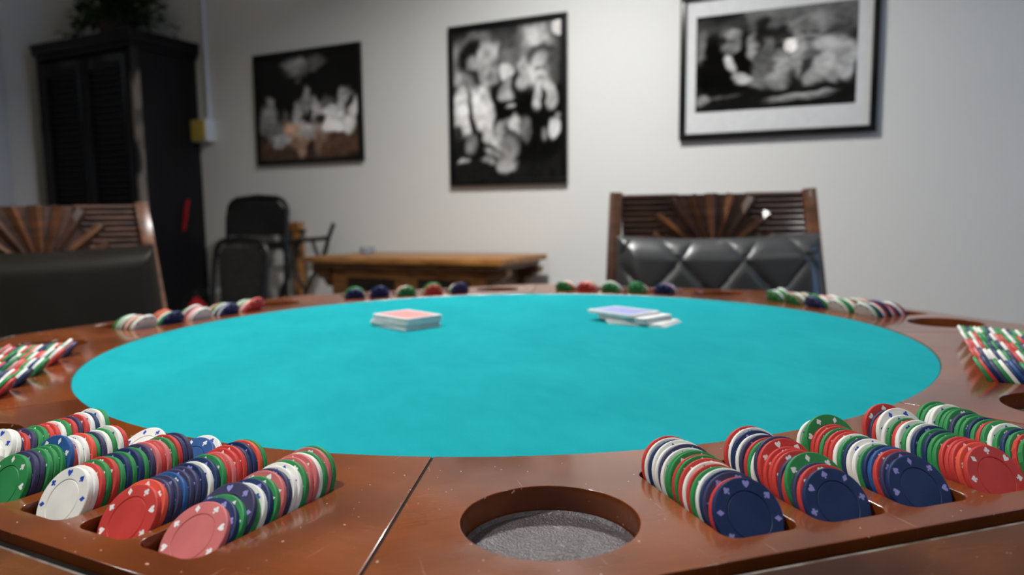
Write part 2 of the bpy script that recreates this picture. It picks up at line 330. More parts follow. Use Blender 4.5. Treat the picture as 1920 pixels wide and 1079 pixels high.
def chip_mb(seg=44, lod=False, mb=None, M=None, mi=0, mm=1):
    mb = mb or MB(); h = CT / 2; mb.mi = mi
    if lod: half = [(CR - .0004, h), (CR, h - .0004)]
    else: half = [(.0117, h - .00010), (.0120, h - .00038), (.0123, h - .00038), (.0127, h), (CR - .0007, h), (CR - .0002, h - .0002), (CR, h - .0006)]
    prof = [(.00005, h - (0 if lod else .00012))] + half + [(r, -z) for r, z in half[::-1]] + [(.00005, -h + (0 if lod else .00012))]
    mb.lathe(prof, seg, M); mb.mi = mm
    for side in (1, -1):
        for i, kd in enumerate('cdshcdsh'):
            a = 2 * math.pi * (i + .25) / 8; pts = suit(kd, .00215); n = len(pts); c, s_ = math.cos(a), math.sin(a); rm = .0161
            vs = [((rm + y) * c - x * s_, (rm + y) * s_ + x * c, side * (h + .00005)) for x, y in pts] + [(rm * c, rm * s_, side * (h + .00005))]
            fs = [((j, (j + 1) % n, n) if side < 0 else ((j + 1) % n, j, n)) for j in range(n)]
            mb.add(vs, fs, M)
    return mb
chip_me = {}
for k, (nm, c, mk) in CHIP.items():
    mb = chip_mb(); me = bpy.data.meshes.new('poker_chip_' + nm.replace(' ', '_').replace('-', '_')); me.from_pydata(mb.v, [], mb.f)
    me.materials.append(MATS['chip_' + k]); me.materials.append(MATS['mark_' + mk])
    for p, i in zip(me.polygons, mb.m): p.material_index = i; p.use_smooth = True
    me.update(); me.set_sharp_from_angle(angle=R(12)); chip_me[k] = me
def rnd_row(n, first='', w_='rrgggwwwnnpk'): return first + ''.join(random.choice(w_) for _ in range(n - len(first)))
# every row is written from its inner (felt) end to its outer end
ROWS = {
 0: ['rwnwwpwggrgrwrgwnprn', 'rwnwprgwprrrrprgprn', 'wggrrgrrwgnwwgnbrpn', 'rprwwgrwgwngnggrrror', 'ggwwgggpggngrgwgngrgr'],
 1: ['grnpgwnbnggwrpgwngrw', 'rkpwwnwgprwgprwwngwr', 'krwrgngnwrrgpwgrwgng', 'wgwrggnwkrgwgrnwggrw', 'wgngwwgnwggwngwgrwgn'],
 2: ['wgnpwrnpwrnpwkp', 'wgggwwrgnwkgwr', 'npggwwkwgrww', 'gkgwwgrwgn', 'gpwgggwrnw'],
 3: ['nnprkwbw', 'ggwgwr', 'ggwwbw', 'rrkrgwr', 'grprwnw'],
 4: ['pwpggwgr', 'rwggwrkw', 'gwkgwrwg', 'nwkrwwg', 'nwgwkrw'],
 5: ['rkkwogwgw', 'nwnpwggrw', 'wkwkkpwrg', 'nggwrrgor', 'wwgrwkgwgwgg'],
 6: ['pkwgrwgnpwkgrwgnrwkg', 'rwgwkrwgrgwngrwwgkr', 'gwnwgrkwgnrwgprwngwg', 'nwgrwnpgwrkgwnrgwwrg', 'rgwnkrgwwnpgrwgnkwrg'],
 7: ['gwnwrprgwrrggprpwww', 'rwgwpgowwrbgggppg', 'pprgkrkpgngngrgrww', 'gonprrkrgnwnppbppor', 'gkgwkkgwwpkgnwgpgnk']}
RACK = {0: 'front right rack', 1: 'right-hand rack', 2: 'far right rack', 3: 'rack nearest the tufted chair', 4: 'rack nearest the sideboard', 5: 'far left rack', 6: 'left-hand rack', 7: 'front left rack'}
ORD = ['first', 'second', 'third', 'fourth', 'fifth', 'sixth', 'seventh', 'eighth', 'ninth', 'tenth', 'eleventh', 'twelfth', 'thirteenth', 'fourteenth', 'fifteenth', 'sixteenth', 'seventeenth', 'eighteenth', 'nineteenth', 'twentieth', 'twenty-first', 'twenty-second']
chips = []
cam_inv = cam.matrix_world.inverted()
def chip_matrix(phi, nn, t, lean, lift, spin, zb):
    o = Vector((math.cos(phi), math.sin(phi), 0)); ta = Vector((-o.y, o.x, 0)); up = Vector((0, 0, 1))
    ax = o * math.cos(lean) + up * math.sin(lean); wv = up * math.cos(lean) - o * math.sin(lean)
    c = Vector((TC.x, TC.y, TZ + zb)) + o * nn + ta * t + up * (CT / 2 * math.sin(lean)) + wv * (CR + lift)
    M = Matrix((ta, wv, ax)).transposed().to_4x4(); M.translation = c
    return M @ Matrix.Rotation(spin, 4, 'Z')
LEAN = {0: (25, 34), 1: (34, 43), 2: (30, 34), 3: (28, 31), 4: (28, 31), 5: (30, 34), 6: (40, 47), 7: (23, 32)}
ROWLEAN = {(7, 0): (26, 36), (7, 4): (24, 46), (7, 3): (23, 37), (7, 2): (22, 33), (7, 1): (22, 30)}
for k in range(8):
    phi = PHI0 + S8 * k
    for j, row in enumerate(ROWS[k]):
        l0, l1 = ROWLEAN.get((k, j), LEAN[k]); n = len(row); dl = random.uniform(-1.5, 1.5)
        leans = [R(l0 + dl + (l1 - l0) * i / max(1, n - 1)) for i in range(n)]
        steps = [CT / math.cos(l) + 2 * CR * math.sin(R((l1 - l0) / max(1, n - 1))) * .9 + .00005 for l in leans]
        tot = sum(steps[1:]); inner = N_IN + .0014 + .016 * math.tan(leans[0]); outer = N_OUT - .0042
        if k in (0, 7) and (k, j) != (7, 0): pos = outer - tot if inner + tot < outer else inner
        else: pos = inner
        sc = min(1.0, (outer - pos) / tot) if tot > 0 else 1
        for i, c in enumerate(row):
            if i: pos += steps[i] * sc
            lift = random.choice([0, 0, 0, .0005, .0009, .0014]) + (.0045 if random.random() < .06 and i < n - 1 else 0)
            M = chip_matrix(phi, pos, TS[j] + random.uniform(-.0006, .0006), leans[i], lift, random.uniform(0, 6.28), -.0160)
            chips.append((M, c, k, j, n - 1 - i, None))
# a few loose chips lie back at the felt end of two slots
for (k, j, c, nn, lean, n) in ((7, 2, 'b', N_IN + .0200, 47, 18), (7, 2, 'w', N_IN + .0148, 47, 19), (7, 1, 'w', N_IN + .0160, 50, 17)):
    chips.append((chip_matrix(PHI0 + S8 * k, nn, TS[j] + .003, R(lean), 0, 1.1, -.0155), c, k, j, n, None))
def px_of(M):
    q = cam_inv @ M.translation
    if q.z > -.05: return None
    f = 1364.8; return 960 + f * q.x / -q.z, 539.5 - f * q.y / -q.z, -q.z
vis = []
for c in chips:
    p = px_of(c[0])
    if p and -25 < p[0] < 1945 and -25 < p[1] < 1104: vis.append((p[2], c))
vis.sort(key=lambda t: t[0]); near = [c for _, c in vis[:300]]; near_ids = {id(c) for c in near}
for (M, c, k, j, n, w_) in near:
    o = link('poker_chip', chip_me[c]); o.matrix_world = M
    tag(o, '%s poker chip, %s from outer end, %s slot from cup hole, %s' % (CHIP[c][0], ORD[n], ORD[j], RACK[k]), 'poker chip', 'poker chips in the table racks')
keys = list(CHIP); mb = MB()
for c in chips:
    if id(c) not in near_ids:
        i = keys.index(c[1]); chip_mb(20, True, mb, c[0], i, len(keys) + 'wbl'.index(CHIP[c[1]][2]))
me = bpy.data.meshes.new('poker_chips'); me.from_pydata(mb.v, [], mb.f)
for k in keys: me.materials.append(MATS['chip_' + k])
for k in 'wbl': me.materials.append(MATS['mark_' + k])
me.polygons.foreach_set('material_index', mb.m); me.update()
tag(link('poker_chips', me), 'remaining mixed poker chips standing in the farther table racks', 'poker chips', kind='stuff')

# ------------------------------------------------------------------ card decks
def rrect(w, h, r, n=4):
    P = []
    for cx, cy, a0 in ((w / 2 - r, h / 2 - r, 0), (-w / 2 + r, h / 2 - r, 90), (-w / 2 + r, -h / 2 + r, 180), (w / 2 - r, -h / 2 + r, 270)):
        P += [(cx + r * math.cos(R(a0 + 90 * j / n)), cy + r * math.sin(R(a0 + 90 * j / n))) for j in range(n + 1)]
    return P
def deck(loc, rz, back, label, cards):
    d = empty('card_deck', loc, rz); tag(d, label, 'cards', 'card decks on the felt')
    ct = .00056; mb = MB(); mb.prism(rrect(.088, .063, .0035), 0, ct * .86); base = mb.mesh('card', 'card_white', False)
    for i, (dx, dy, a) in enumerate(cards):
        top = i == len(cards) - 1
        c = link('card', base, d); c.location = (dx, dy, i * ct); c.rotation_euler = (0, 0, R(a))
        if top:
            p = MB().prism(rrect(.078, .053, .002), ct * .86, ct * .86 + .00008).build('back_print', back, c, smooth=False)
random.seed(3)
deck((-.1557, 1.056, TZ - .0009), R(-47.5), 'card_red', 'neat deck of playing cards with red patterned back',
     [((-.004 if 5 < i < 14 else 0) + random.uniform(-.0006, .0006), random.uniform(-.0006, .0006) + (.002 if i > 18 else 0), random.uniform(-1, 1) + (2 if 5 < i < 14 else 0)) for i in range(31)])
deck((.168, 1.065, TZ - .0009), R(-51), 'card_blue', 'untidy fanned deck of playing cards with blue patterned back',
     [(.032 - .0011 * i, .004, 16 - .5 * i) for i in range(7)] + [(.012 + random.uniform(-.002, .002), .004, 2 + random.uniform(-2, 2)) for i in range(13)] + [(-.004 + random.uniform(-.001, .001) - .0006 * i, 0, -1) for i in range(7)])

# ================================================================== framed photographs
def framed(name, label, a0, a1, z0, z1, fw, tilt, paint, matw=None, gain=1.06, res=96):
    w, h = a1 - a0, z1 - z0
    t = empty(name, rp((a0 + a1) / 2, .004, (z0 + z1) / 2), ROOM); t.rotation_euler = (R(0.0), R(tilt), ROOM); tag(t, label, 'framed photograph', 'framed black and white photographs')
    d = .019
    for (x0, x1, y0, y1) in ((-w / 2, w / 2, h / 2 - fw, h / 2), (-w / 2, w / 2, -h / 2, -h / 2 + fw), (-w / 2, -w / 2 + fw, -h / 2 + fw, h / 2 - fw), (w / 2 - fw, w / 2, -h / 2 + fw, h / 2 - fw)):
        MB().box(x0, x1, -d, 0, y0, y1).build('frame_rail', 'frame_black', t, bevel=.002)
    iw, ih = w - 2 * fw, h - 2 * fw; yy = -.010; px0, px1, py0, py1 = -iw / 2, iw / 2, -ih / 2, ih / 2
    if matw:
        MB().box(px0, px1, yy + .001, yy + .004, py0, py1).build('mount_board', 'mat_white', t, smooth=False)
        px0 += matw[0]; px1 -= matw[1]; py0 += matw[2]; py1 -= matw[3]
    vs = [(px0 + (px1 - px0) * i / res, yy, py0 + (py1 - py0) * j / res) for j in range(res + 1) for i in range(res + 1)]
    fs = [(j * (res + 1) + i, j * (res + 1) + i + 1, (j + 1) * (res + 1) + i + 1, (j + 1) * (res + 1) + i) for j in range(res) for i in range(res)]
    me = bpy.data.meshes.new('print'); me.from_pydata(vs, [], fs); me.materials.append(MATS['photo_print'])
    at = me.color_attributes.new('print', 'FLOAT_COLOR', 'POINT'); buf = []
    for j in range(res + 1):
        for i in range(res + 1):
            c = [gain * v ** 1.3 for v in paint(i / res, 1 - j / res)]; buf += [c[0], c[1], c[2], 1]
    at.data.foreach_set('color', buf); me.update(); link('print', me, t)
def vnoise(x, y, sd=0):
    def h(i, j): return math.sin(i * 127.1 + j * 311.7 + sd * 74.7) * 43758.5453 % 1.0
    i, j = math.floor(x), math.floor(y); fx, fy = x - i, y - j; fx = fx * fx * (3 - 2 * fx); fy = fy * fy * (3 - 2 * fy)
    return (h(i, j) * (1 - fx) + h(i + 1, j) * fx) * (1 - fy) + (h(i, j + 1) * (1 - fx) + h(i + 1, j + 1) * fx) * fy
def painter(bg, blobs):
    """blobs: (u, v, ru, rv, angle deg, value or rgb, softness) painted in order, v down"""
    pre = [(u, v, ru, rv, math.cos(R(a)), math.sin(R(a)), (c if isinstance(c, tuple) else (c, c, c)), s) for u, v, ru, rv, a, c, s in blobs]
    def f(x, y):
        x, y = x + .045 * (vnoise(x * 11, y * 11, 1) - .5) + .02 * (vnoise(x * 26, y * 26, 2) - .5), y + .045 * (vnoise(x * 11, y * 11, 3) - .5) + .02 * (vnoise(x * 26, y * 26, 4) - .5)
        g = .55 + .5 * vnoise(x * 13, y * 13, 5) + .4 * vnoise(x * 31, y * 31, 6)
        c = bg(x, y) if callable(bg) else (bg, bg, bg)
        for u, v, ru, rv, ca, sa, col, s in pre:
            dx, dy = x - u, y - v; p = (dx * ca + dy * sa) / ru; q = (-dx * sa + dy * ca) / rv; r = math.sqrt(p * p + q * q)
            k = (1 - r) / (s * 1.25) + .5
            if k <= 0: continue
            k = 1.0 if k >= 1 else k * k * (3 - 2 * k)
            c = tuple(a * (1 - k) + b * k for a, b in zip(c, col))
        return tuple(max(0, v * g) for v in c)
    return f
wb = (.30, .22, .17); wb2 = (.095, .062, .046)
P1 = painter(.008, [(.38, .10, .13, .06, 0, .26, .7), (.40, .17, .10, .06, 0, .20, .8), (.42, .24, .04, .05, 0, .10, .8), (.60, .08, .09, .05, 0, .13, .8), (.56, .13, .06, .05, 0, .14, .8),
    (.50, .86, .62, .22, -6, wb2, .5), (.42, .76, .26, .13, 0, wb, .6), (.82, .90, .22, .08, -8, (.12, .075, .05), .6), (.44, .88, .05, .12, 0, (.30, .21, .16), .8), (.60, .86, .04, .10, 0, (.22, .15, .11), .8), (.52, .88, .04, .10, 0, (.05, .03, .03), .8),
    (.49, .48, .13, .20, 0, .012, .4), (.49, .39, .045, .075, 0, .30, .5), (.49, .49, .03, .08, 0, .26, .6), (.40, .56, .05, .13, 12, .36, .5), (.58, .54, .05, .13, -10, .38, .5), (.45, .66, .05, .04, 0, .34, .6),
    (.13, .47, .05, .08, 0, .26, .5), (.10, .60, .11, .13, 10, .22, .5), (.17, .73, .10, .08, 30, .17, .6), (.28, .60, .035, .07, 0, .12, .6), (.25, .80, .08, .05, 20, .42, .6), (.20, .86, .05, .04, 0, .36, .6),
    (.74, .58, .14, .12, 0, .52, .6), (.68, .49, .05, .06, 0, .13, .7), (.78, .47, .06, .04, 0, .10, .7), (.86, .45, .04, .10, 15, .36, .6), (.90, .40, .05, .03, 0, .2, .6), (.95, .58, .04, .13, 10, .48, .6),
    (.76, .70, .14, .05, 0, .62, .6), (.90, .70, .07, .07, 0, .50, .6), (.48, .73, .09, .06, 0, .46, .7), (.62, .63, .05, .04, 0, .05, .6), (.35, .70, .08, .05, 0, (.42, .30, .22), .7)])
P2 = painter(lambda x, y: (.03 + .07 * max(0, 1 - abs(y - .15) * 4),) * 3, [(.5, .62, .6, .25, 0, .012, .5), (.22, .14, .19, .14, 0, .30, .35), (.05, .22, .10, .16, 0, .40, .5), (.18, .18, .14, .12, 0, .03, .4), (.32, .23, .10, .15, -10, .55, .35), (.36, .18, .08, .08, 0, .6, .6), (.40, .25, .035, .03, 0, .36, .6), (.36, .33, .04, .03, 0, .30, .7),
    (.17, .22, .05, .06, 0, .50, .5), (.16, .30, .06, .05, 0, .04, .6), (.10, .35, .10, .08, 20, .34, .6), (.04, .32, .05, .05, 0, .55, .6), (.09, .55, .13, .17, 8, .78, .3), (.27, .52, .11, .17, -12, .80, .3), (.18, .62, .028, .24, -10, .015, .5), (.03, .67, .06, .05, 0, .08, .7), (.33, .70, .05, .06, 0, .5, .6),
    (.08, .80, .16, .11, 0, .03, .5), (.17, .76, .05, .06, 0, .3, .7), (.76, .20, .18, .20, 0, .62, .5), (.55, .17, .12, .10, 0, .16, .8), (.52, .21, .07, .06, 0, .30, .8),
    (.50, .30, .07, .05, 0, .80, .4), (.50, .40, .07, .06, 0, .42, .5), (.51, .44, .07, .03, 0, .62, .6), (.53, .53, .04, .02, 0, .45, .6), (.67, .34, .045, .07, 0, .42, .6), (.60, .40, .05, .09, 0, .02, .6), (.65, .38, .05, .04, 0, .45, .7),
    (.84, .22, .14, .08, 0, .10, .5), (.83, .31, .10, .12, 0, .55, .35), (.93, .27, .06, .13, 0, .13, .6), (.80, .29, .03, .02, 0, .2, .8), (.86, .29, .03, .02, 0, .24, .8), (.83, .37, .05, .015, 0, .25, .8), (.85, .58, .22, .17, 0, .010, .4), (.80, .47, .05, .10, 15, .62, .4), (.90, .46, .05, .10, -15, .55, .4), (.85, .48, .02, .08, 0, .02, .5),
    (.75, .72, .28, .16, 0, .012, .4), (.97, .61, .025, .02, 0, .3, .6), (.95, .68, .06, .05, 30, .62, .5), (.84, .71, .03, .04, 0, .30, .6),
    (.52, .66, .11, .05, 0, .34, .6), (.55, .70, .08, .06, 0, .10, .7), (.44, .68, .05, .06, 0, .44, .6), (.58, .64, .04, .05, 0, .62, .7), (.66, .67, .06, .06, 0, .22, .6), (.70, .72, .04, .04, 0, .16, .6), (.42, .76, .07, .04, 20, .6, .5), (.52, .80, .09, .07, 0, .38, .5), (.36, .83, .08, .025, 15, .50, .5), (.32, .88, .07, .02, 5, .42, .5), (.50, .90, .10, .05, 0, .44, .5), (.08, .87, .07, .018, 0, .5, .5)])
P3 = painter(lambda x, y: (.035 + .15 * max(0, min(1, (.24 - y) * 6 + (x - .4) * 1.2 if x > .32 else 0)),) * 3, [(.70, .08, .40, .13, -3, .20, .5), (.55, .17, .22, .06, 0, .15, .6), (.17, .16, .07, .08, 0, .09, .7), (.06, .12, .06, .10, 0, .10, .7),
    (.22, .56, .23, .34, 0, .010, .35), (.04, .32, .035, .16, 4, .24, .5), (.17, .19, .03, .07, 0, .16, .6), (.36, .17, .035, .06, 0, .15, .6), (.37, .36, .032, .13, 0, .34, .4), (.28, .14, .05, .08, 0, .08, .7), (.42, .18, .05, .10, 0, .03, .6),
    (.23, .30, .065, .13, 0, .30, .35), (.23, .20, .055, .03, 0, .34, .7), (.17, .27, .03, .05, 0, .05, .6), (.22, .28, .03, .014, 0, .12, .7), (.235, .40, .03, .014, 0, .15, .7), (.235, .53, .025, .10, -12, .55, .4),
    (.46, .32, .075, .13, 0, .03, .5), (.46, .37, .045, .08, 0, .22, .5), (.44, .55, .075, .16, 10, .19, .5), (.55, .55, .05, .14, -4, .40, .5), (.55, .16, .06, .05, 0, .20, .6), (.56, .28, .06, .10, 0, .03, .6),
    (.72, .20, .12, .12, 0, .30, .5), (.80, .16, .07, .10, 0, .34, .6), (.73, .29, .075, .12, 0, .22, .45), (.68, .28, .03, .015, 0, .06, .7), (.76, .27, .03, .015, 0, .07, .7), (.66, .36, .035, .12, 0, .30, .6), (.72, .35, .04, .015, 0, .09, .7), (.85, .52, .15, .20, 10, .52, .35), (.68, .56, .09, .16, -8, .42, .45), (.74, .48, .06, .05, -30, .18, .6), (.70, .62, .035, .10, 25, .07, .6), (.94, .62, .05, .14, -10, .46, .5),
    (.90, .08, .03, .05, 0, .22, .7), (.96, .08, .03, .04, 0, .20, .7), (.95, .25, .03, .08, 0, .12, .7), (.31, .68, .065, .05, 20, .46, .45), (.42, .74, .07, .05, 30, .26, .6), (.52, .73, .06, .09, -10, .40, .6), (.74, .74, .05, .05, 0, .38, .6), (.86, .72, .05, .06, 0, .34, .6),
    (.5, .90, .6, .10, -3, .022, .4), (.68, .875, .20, .022, -3, .42, .5), (.66, .91, .18, .02, -3, .30, .6), (.18, .865, .11, .016, -4, .14, .6), (.04, .87, .055, .07, 30, .30, .5)])
framed('framed_photo', 'smallest dark photograph in thin black frame, nearest the tall cabinet', -1.478, -.791, 1.190, 1.758, .022, .4, P1, None, 2.0)
framed('framed_photo', 'upright black and white photograph in black frame, middle of three', -.301, .277, 1.040, 1.757, .026, .6, P2)
framed('framed_photo', 'wide photograph with white mount in black frame above the tufted chair', .757, 1.466, 1.184, 1.742, .024, .7, P3, (.038, .048, .082, .062))

# ================================================================== tall cabinet with plant
cab = empty('tall_cabinet', rp(-2.27, 0), ROOM); tag(cab, 'tall black louvred cabinet with worn corners against the back wall', 'cabinet')
CW, CD, CH = .74, .40, 1.87
MB().box(-CW / 2, CW / 2, -CD + .02, -.01, .08, CH - .06).build('body', 'cab_black', cab, bevel=.003)
MB().box(-CW / 2 - .025, CW / 2 + .025, -CD - .025, -.005, CH - .06, CH - .025).box(-CW / 2 - .012, CW / 2 + .012, -CD - .012, -.005, CH - .085, CH - .06).box(-CW / 2 - .03, CW / 2 + .03, -CD - .03, -.005, CH - .025, CH).build('cornice', 'cab_black', cab, bevel=.003)
MB().box(-CW / 2 - .01, CW / 2 + .01, -CD - .005, -.01, 0, .08).build('plinth', 'cab_black', cab, bevel=.003)
for s in (-1, 1): MB().box(s * CW / 2 - .024, s * CW / 2 + .024 if s < 0 else s * CW / 2 + .003, -CD - .004, -CD + .035, .08, CH - .085).build('corner_post', 'cab_worn' if s > 0 else 'cab_black', cab, bevel=.004)
slat_me = MB().box(-.125, .125, -.004, .004, -.016, .016, Matrix.Rotation(R(38), 4, 'X')).mesh('slat', 'cab_black', False)
for s in (-1, 1):
    d = empty('door', (s * .172, -CD - .001, 0)); d.parent = cab; mb = MB()
    mb.box(-.165, -.125, -.012, .018, .10, 1.76).box(.125, .165, -.012, .018, .10, 1.76)
    for z0, z1 in ((.10, .17), (.86, .93), (1.69, 1.76)): mb.box(-.125, .125, -.012, .018, z0, z1)
    mb.build('door_frame', 'cab_black', d, bevel=.002)
    for i in range(48):
        z = .19 + i * .0322
        if .84 < z < .95: continue
        q = link('slat', slat_me, d); q.location = (0, .004, z)
    MB().lathe([(.001, -.0), (.012, -.004), (.014, -.012), (.006, -.02), (.006, -.03)], 12, Matrix.Translation((-s * .145, -.04, .95)) @ Matrix.Rotation(R(90), 4, 'X')).build('knob', 'black_metal', d)
MB().box(-CW / 2 - .016, -CW / 2 - .002, -CD - .01, -CD + .04, 1.39, 1.46).build('hinge', 'black_metal', cab, bevel=.002)
pl = empty('potted_plant', rp(-2.25, .205, CH), ROOM); tag(pl, 'dark green leafy plant on top of the tall black cabinet', 'plant')
MB().lathe([(.001, 0), (.075, 0), (.095, .09), (.10, .095), (.10, .11), (.088, .11), (.085, .095), (.001, .09)], 20).build('pot', 'pot', pl)
random.seed(11); mb = MB()
for i in range(950):
    a = random.uniform(0, 2 * math.pi); r = min(.33, abs(random.gauss(0, .13))); z = .10 + random.uniform(0, .26) * max(.2, 1 - r * 1.8) - max(0, r - .16) * .55
    c = Vector((r * math.cos(a) * 1.25, r * math.sin(a) * .45, max(.05, z))); l = random.uniform(.04, .085); wd = l * .45
    M = Matrix.Translation(c) @ Matrix.Rotation(a + random.uniform(-.8, .8), 4, 'Z') @ Matrix.Rotation(random.uniform(-.9, .7), 4, 'Y') @ Matrix.Rotation(random.uniform(-.6, .6), 4, 'X')
    mb.add([(0, 0, 0), (l * .45, wd / 2, .004), (l, 0, -.006), (l * .45, -wd / 2, .004), (l * .45, 0, -.003)], [(0, 4, 1), (0, 3, 4), (4, 2, 1), (3, 2, 4)], M)
tag(mb.build('foliage', 'leaf', pl, smooth=False), kind='stuff')
for i in range(9):
    a = i * .7; mb = MB().tube([(0, 0, .08), (.07 * math.cos(a), .04 * math.sin(a), .17), (.16 * math.cos(a), .09 * math.sin(a), .20)], [.004, .003, .002], 6); mb.build('stem', 'leaf', pl)

# red strap on the cabinet's side, red extinguisher below it
st = empty('red_strap', rp(-1.885, .13, 1.02), ROOM); tag(st, 'narrow red strap hanging on the black cabinet side', 'strap')
MB().bar((0, 0, 0), (.004, -.018, -.05), .022, .006, (0, 1, 0)).bar((.004, -.018, -.05), (.004, -.03, -.11), .024, .007, (0, 1, 0)).bar((.004, -.03, -.11), (.003, -.042, -.165), .02, .006, (0, 1, 0)).build('band', 'red_gloss', st, bevel=.001)
MB().tube([(-.013, 0, .008), (0, 0, .008)], .004, 8).build('hook', 'black_metal', st)
ex = empty('fire_extinguisher', rp(-1.67, .3)); tag(ex, 'glossy red cylinder standing at the foot of the black cabinet', 'extinguisher')
MB().lathe([(.001, 0), (.055, 0), (.06, .01), (.06, .42), (.052, .46), (.03, .49), (.018, .50), (.018, .515), (.001, .515)], 24).build('cylinder', 'red_gloss', ex)
MB().lathe([(.001, .515), (.02, .515), (.02, .535), (.012, .545), (.001, .545)], 16).build('valve', 'black_metal', ex)
MB().bar((-.01, 0, .538), (.075, 0, .555), .016, .006).bar((-.01, 0, .53), (.07, 0, .52), .016, .006).build('lever', 'black_metal', ex)
MB().tube([(-.015, 0, .525), (-.06, 0, .51), (-.075, 0, .42), (-.07, 0, .22)], .008, 8).build('hose', 'black_metal', ex)

# wall box with conduit
bx = empty('wall_box', rp(-1.852, 0, 1.398), ROOM); tag(bx, 'small pale electrical box with yellow cover on the back wall', 'electrical box')
MB().box(-.058, .058, -.060, 0, -.06, .06).build('housing', 'white_plastic', bx, bevel=.004)
MB().box(-.056, .052, -.068, -.058, -.058, .058).build('cover', 'yellow_plastic', bx, bevel=.003)
MB().box(.040, .048, -.073, -.066, -.05, .05).build('cover_lip', 'yellow_plastic', bx, bevel=.001)
cd = MB().tube([(0, -.014, 0), (0, -.014, CEIL - 1.46)], .012, 12).build('conduit', 'white_plastic'); cd.location = rp(-1.815, 0, 1.46); cd.rotation_euler = (0, 0, ROOM)
tag(cd, 'thin pale conduit pipe running up the wall from the electrical box', 'pipe')

# ================================================================== sideboard
sb = empty('sideboard', rp(-.315, .035), ROOM + R(-3.0)); tag(sb, 'low carved oak sideboard with overhanging top against the wall', 'sideboard')
SZ = .735; SW = .51
MB().box(-SW, SW, -.41, 0, SZ - .026, SZ).build('top', 'oak', sb, bevel=.004)
MB().box(-SW + .03, SW - .03, -.39, -.01, SZ - .05, SZ - .027).build('top_moulding', 'oak_dark', sb, bevel=.006)
bx0, bx1, bd = -SW + .10, SW - .10, -.33
MB().box(bx0, bx1, bd, -.015, .06, SZ - .05).build('carcass', 'oak_dark', sb, bevel=.003)
for i, x in enumerate((bx0, (bx0 + bx1) / 2 - .028, bx1 - .056)): MB().box(x, x + .056, bd - .012, bd, .06, SZ - .05).build('stile', 'oak', sb, bevel=.003)
for i in range(2):
    x0 = bx0 + .056 if i == 0 else (bx0 + bx1) / 2 + .028; x1 = (bx0 + bx1) / 2 - .028 if i == 0 else bx1 - .056
    d = empty('drawer', (0, 0, 0)); d.parent = sb
    mb = MB()
    for (p0, p1, q0, q1) in ((x0, x1, SZ - .095, SZ - .055), (x0, x1, SZ - .235, SZ - .205), (x0, x0 + .03, SZ - .205, SZ - .095), (x1 - .03, x1, SZ - .205, SZ - .095)): mb.box(p0, p1, bd - .010, bd, q0, q1)
    mb.build('drawer_frame', 'oak', d, bevel=.003)
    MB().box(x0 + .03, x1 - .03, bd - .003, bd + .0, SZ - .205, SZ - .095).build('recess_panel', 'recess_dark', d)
    xc = (x0 + x1) / 2
    for s in (-1, 1):
        mb = MB(); mb.prism([(s * (.018 + .105 * t_), -.05 + .062 * math.sin(math.pi * (.12 + .8 * t_))) for t_ in [j / 10 for j in range(11)]] + [(s * .123, -.052), (s * .018, -.052)], 0, .008, Matrix.Translation((xc, bd - .003, SZ - .15)) @ Matrix.Rotation(R(90), 4, 'X'))
        mb.build('carved_scroll', 'oak', d)
    MB().lathe([(.001, 0), (.012, .003), (.016, .014), (.010, .022), (.001, .026)], 14, Matrix.Translation((xc, bd - .003, SZ - .14)) @ Matrix.Rotation(R(90), 4, 'X')).build('knob', 'black_metal', d)
    e = empty('cupboard_door', (0, 0, 0)); e.parent = sb
    MB().box(x0 + .004, x1 - .004, bd - .010, bd, .08, SZ - .25).build('door_panel', 'oak', e, bevel=.004)
    MB().lathe([(.001, 0), (.012, .003), (.016, .014), (.010, .022), (.001, .026)], 14, Matrix.Translation((x1 - .04 if i == 0 else x0 + .04, bd - .010, .32)) @ Matrix.Rotation(R(90), 4, 'X')).build('knob', 'black_metal', e)
for s in (-1, 1):
    for yb in (-.34, -.06):
        pr = [(0, 0), (.098, 0), (.098, -.018), (.088, -.030), (.074, -.026), (.066, -.040), (.050, -.050), (.038, -.044), (.030, -.062), (.016, -.080), (0, -.086)]
        M = Matrix.Translation((bx1 if s > 0 else bx0, yb, SZ - .05)) @ Matrix(((s, 0, 0, 0), (0, 0, 1, 0), (0, 1, 0, 0), (0, 0, 0, 1)))
        MB().prism(pr, -.02, .02, M).build('corbel', 'oak_dark', sb)
for x in (bx0 + .03, bx1 - .03):
    for y in (bd + .03, -.05): MB().bar((x, y, .07), (x, y, 0), .05, .05, (0, 1, 0), .8).build('foot', 'oak_dark', sb)
gl = MB().lathe([(.001, 0), (.030, 0), (.034, .002), (.036, .030), (.033, .030), (.031, .006), (.001, .004)], 20).build('glass_dish', 'blue_glass'); gl.location = rp(-.70, .14, SZ + .0005); tag(gl, 'small pale blue glass dish on the oak sideboard', 'dish')

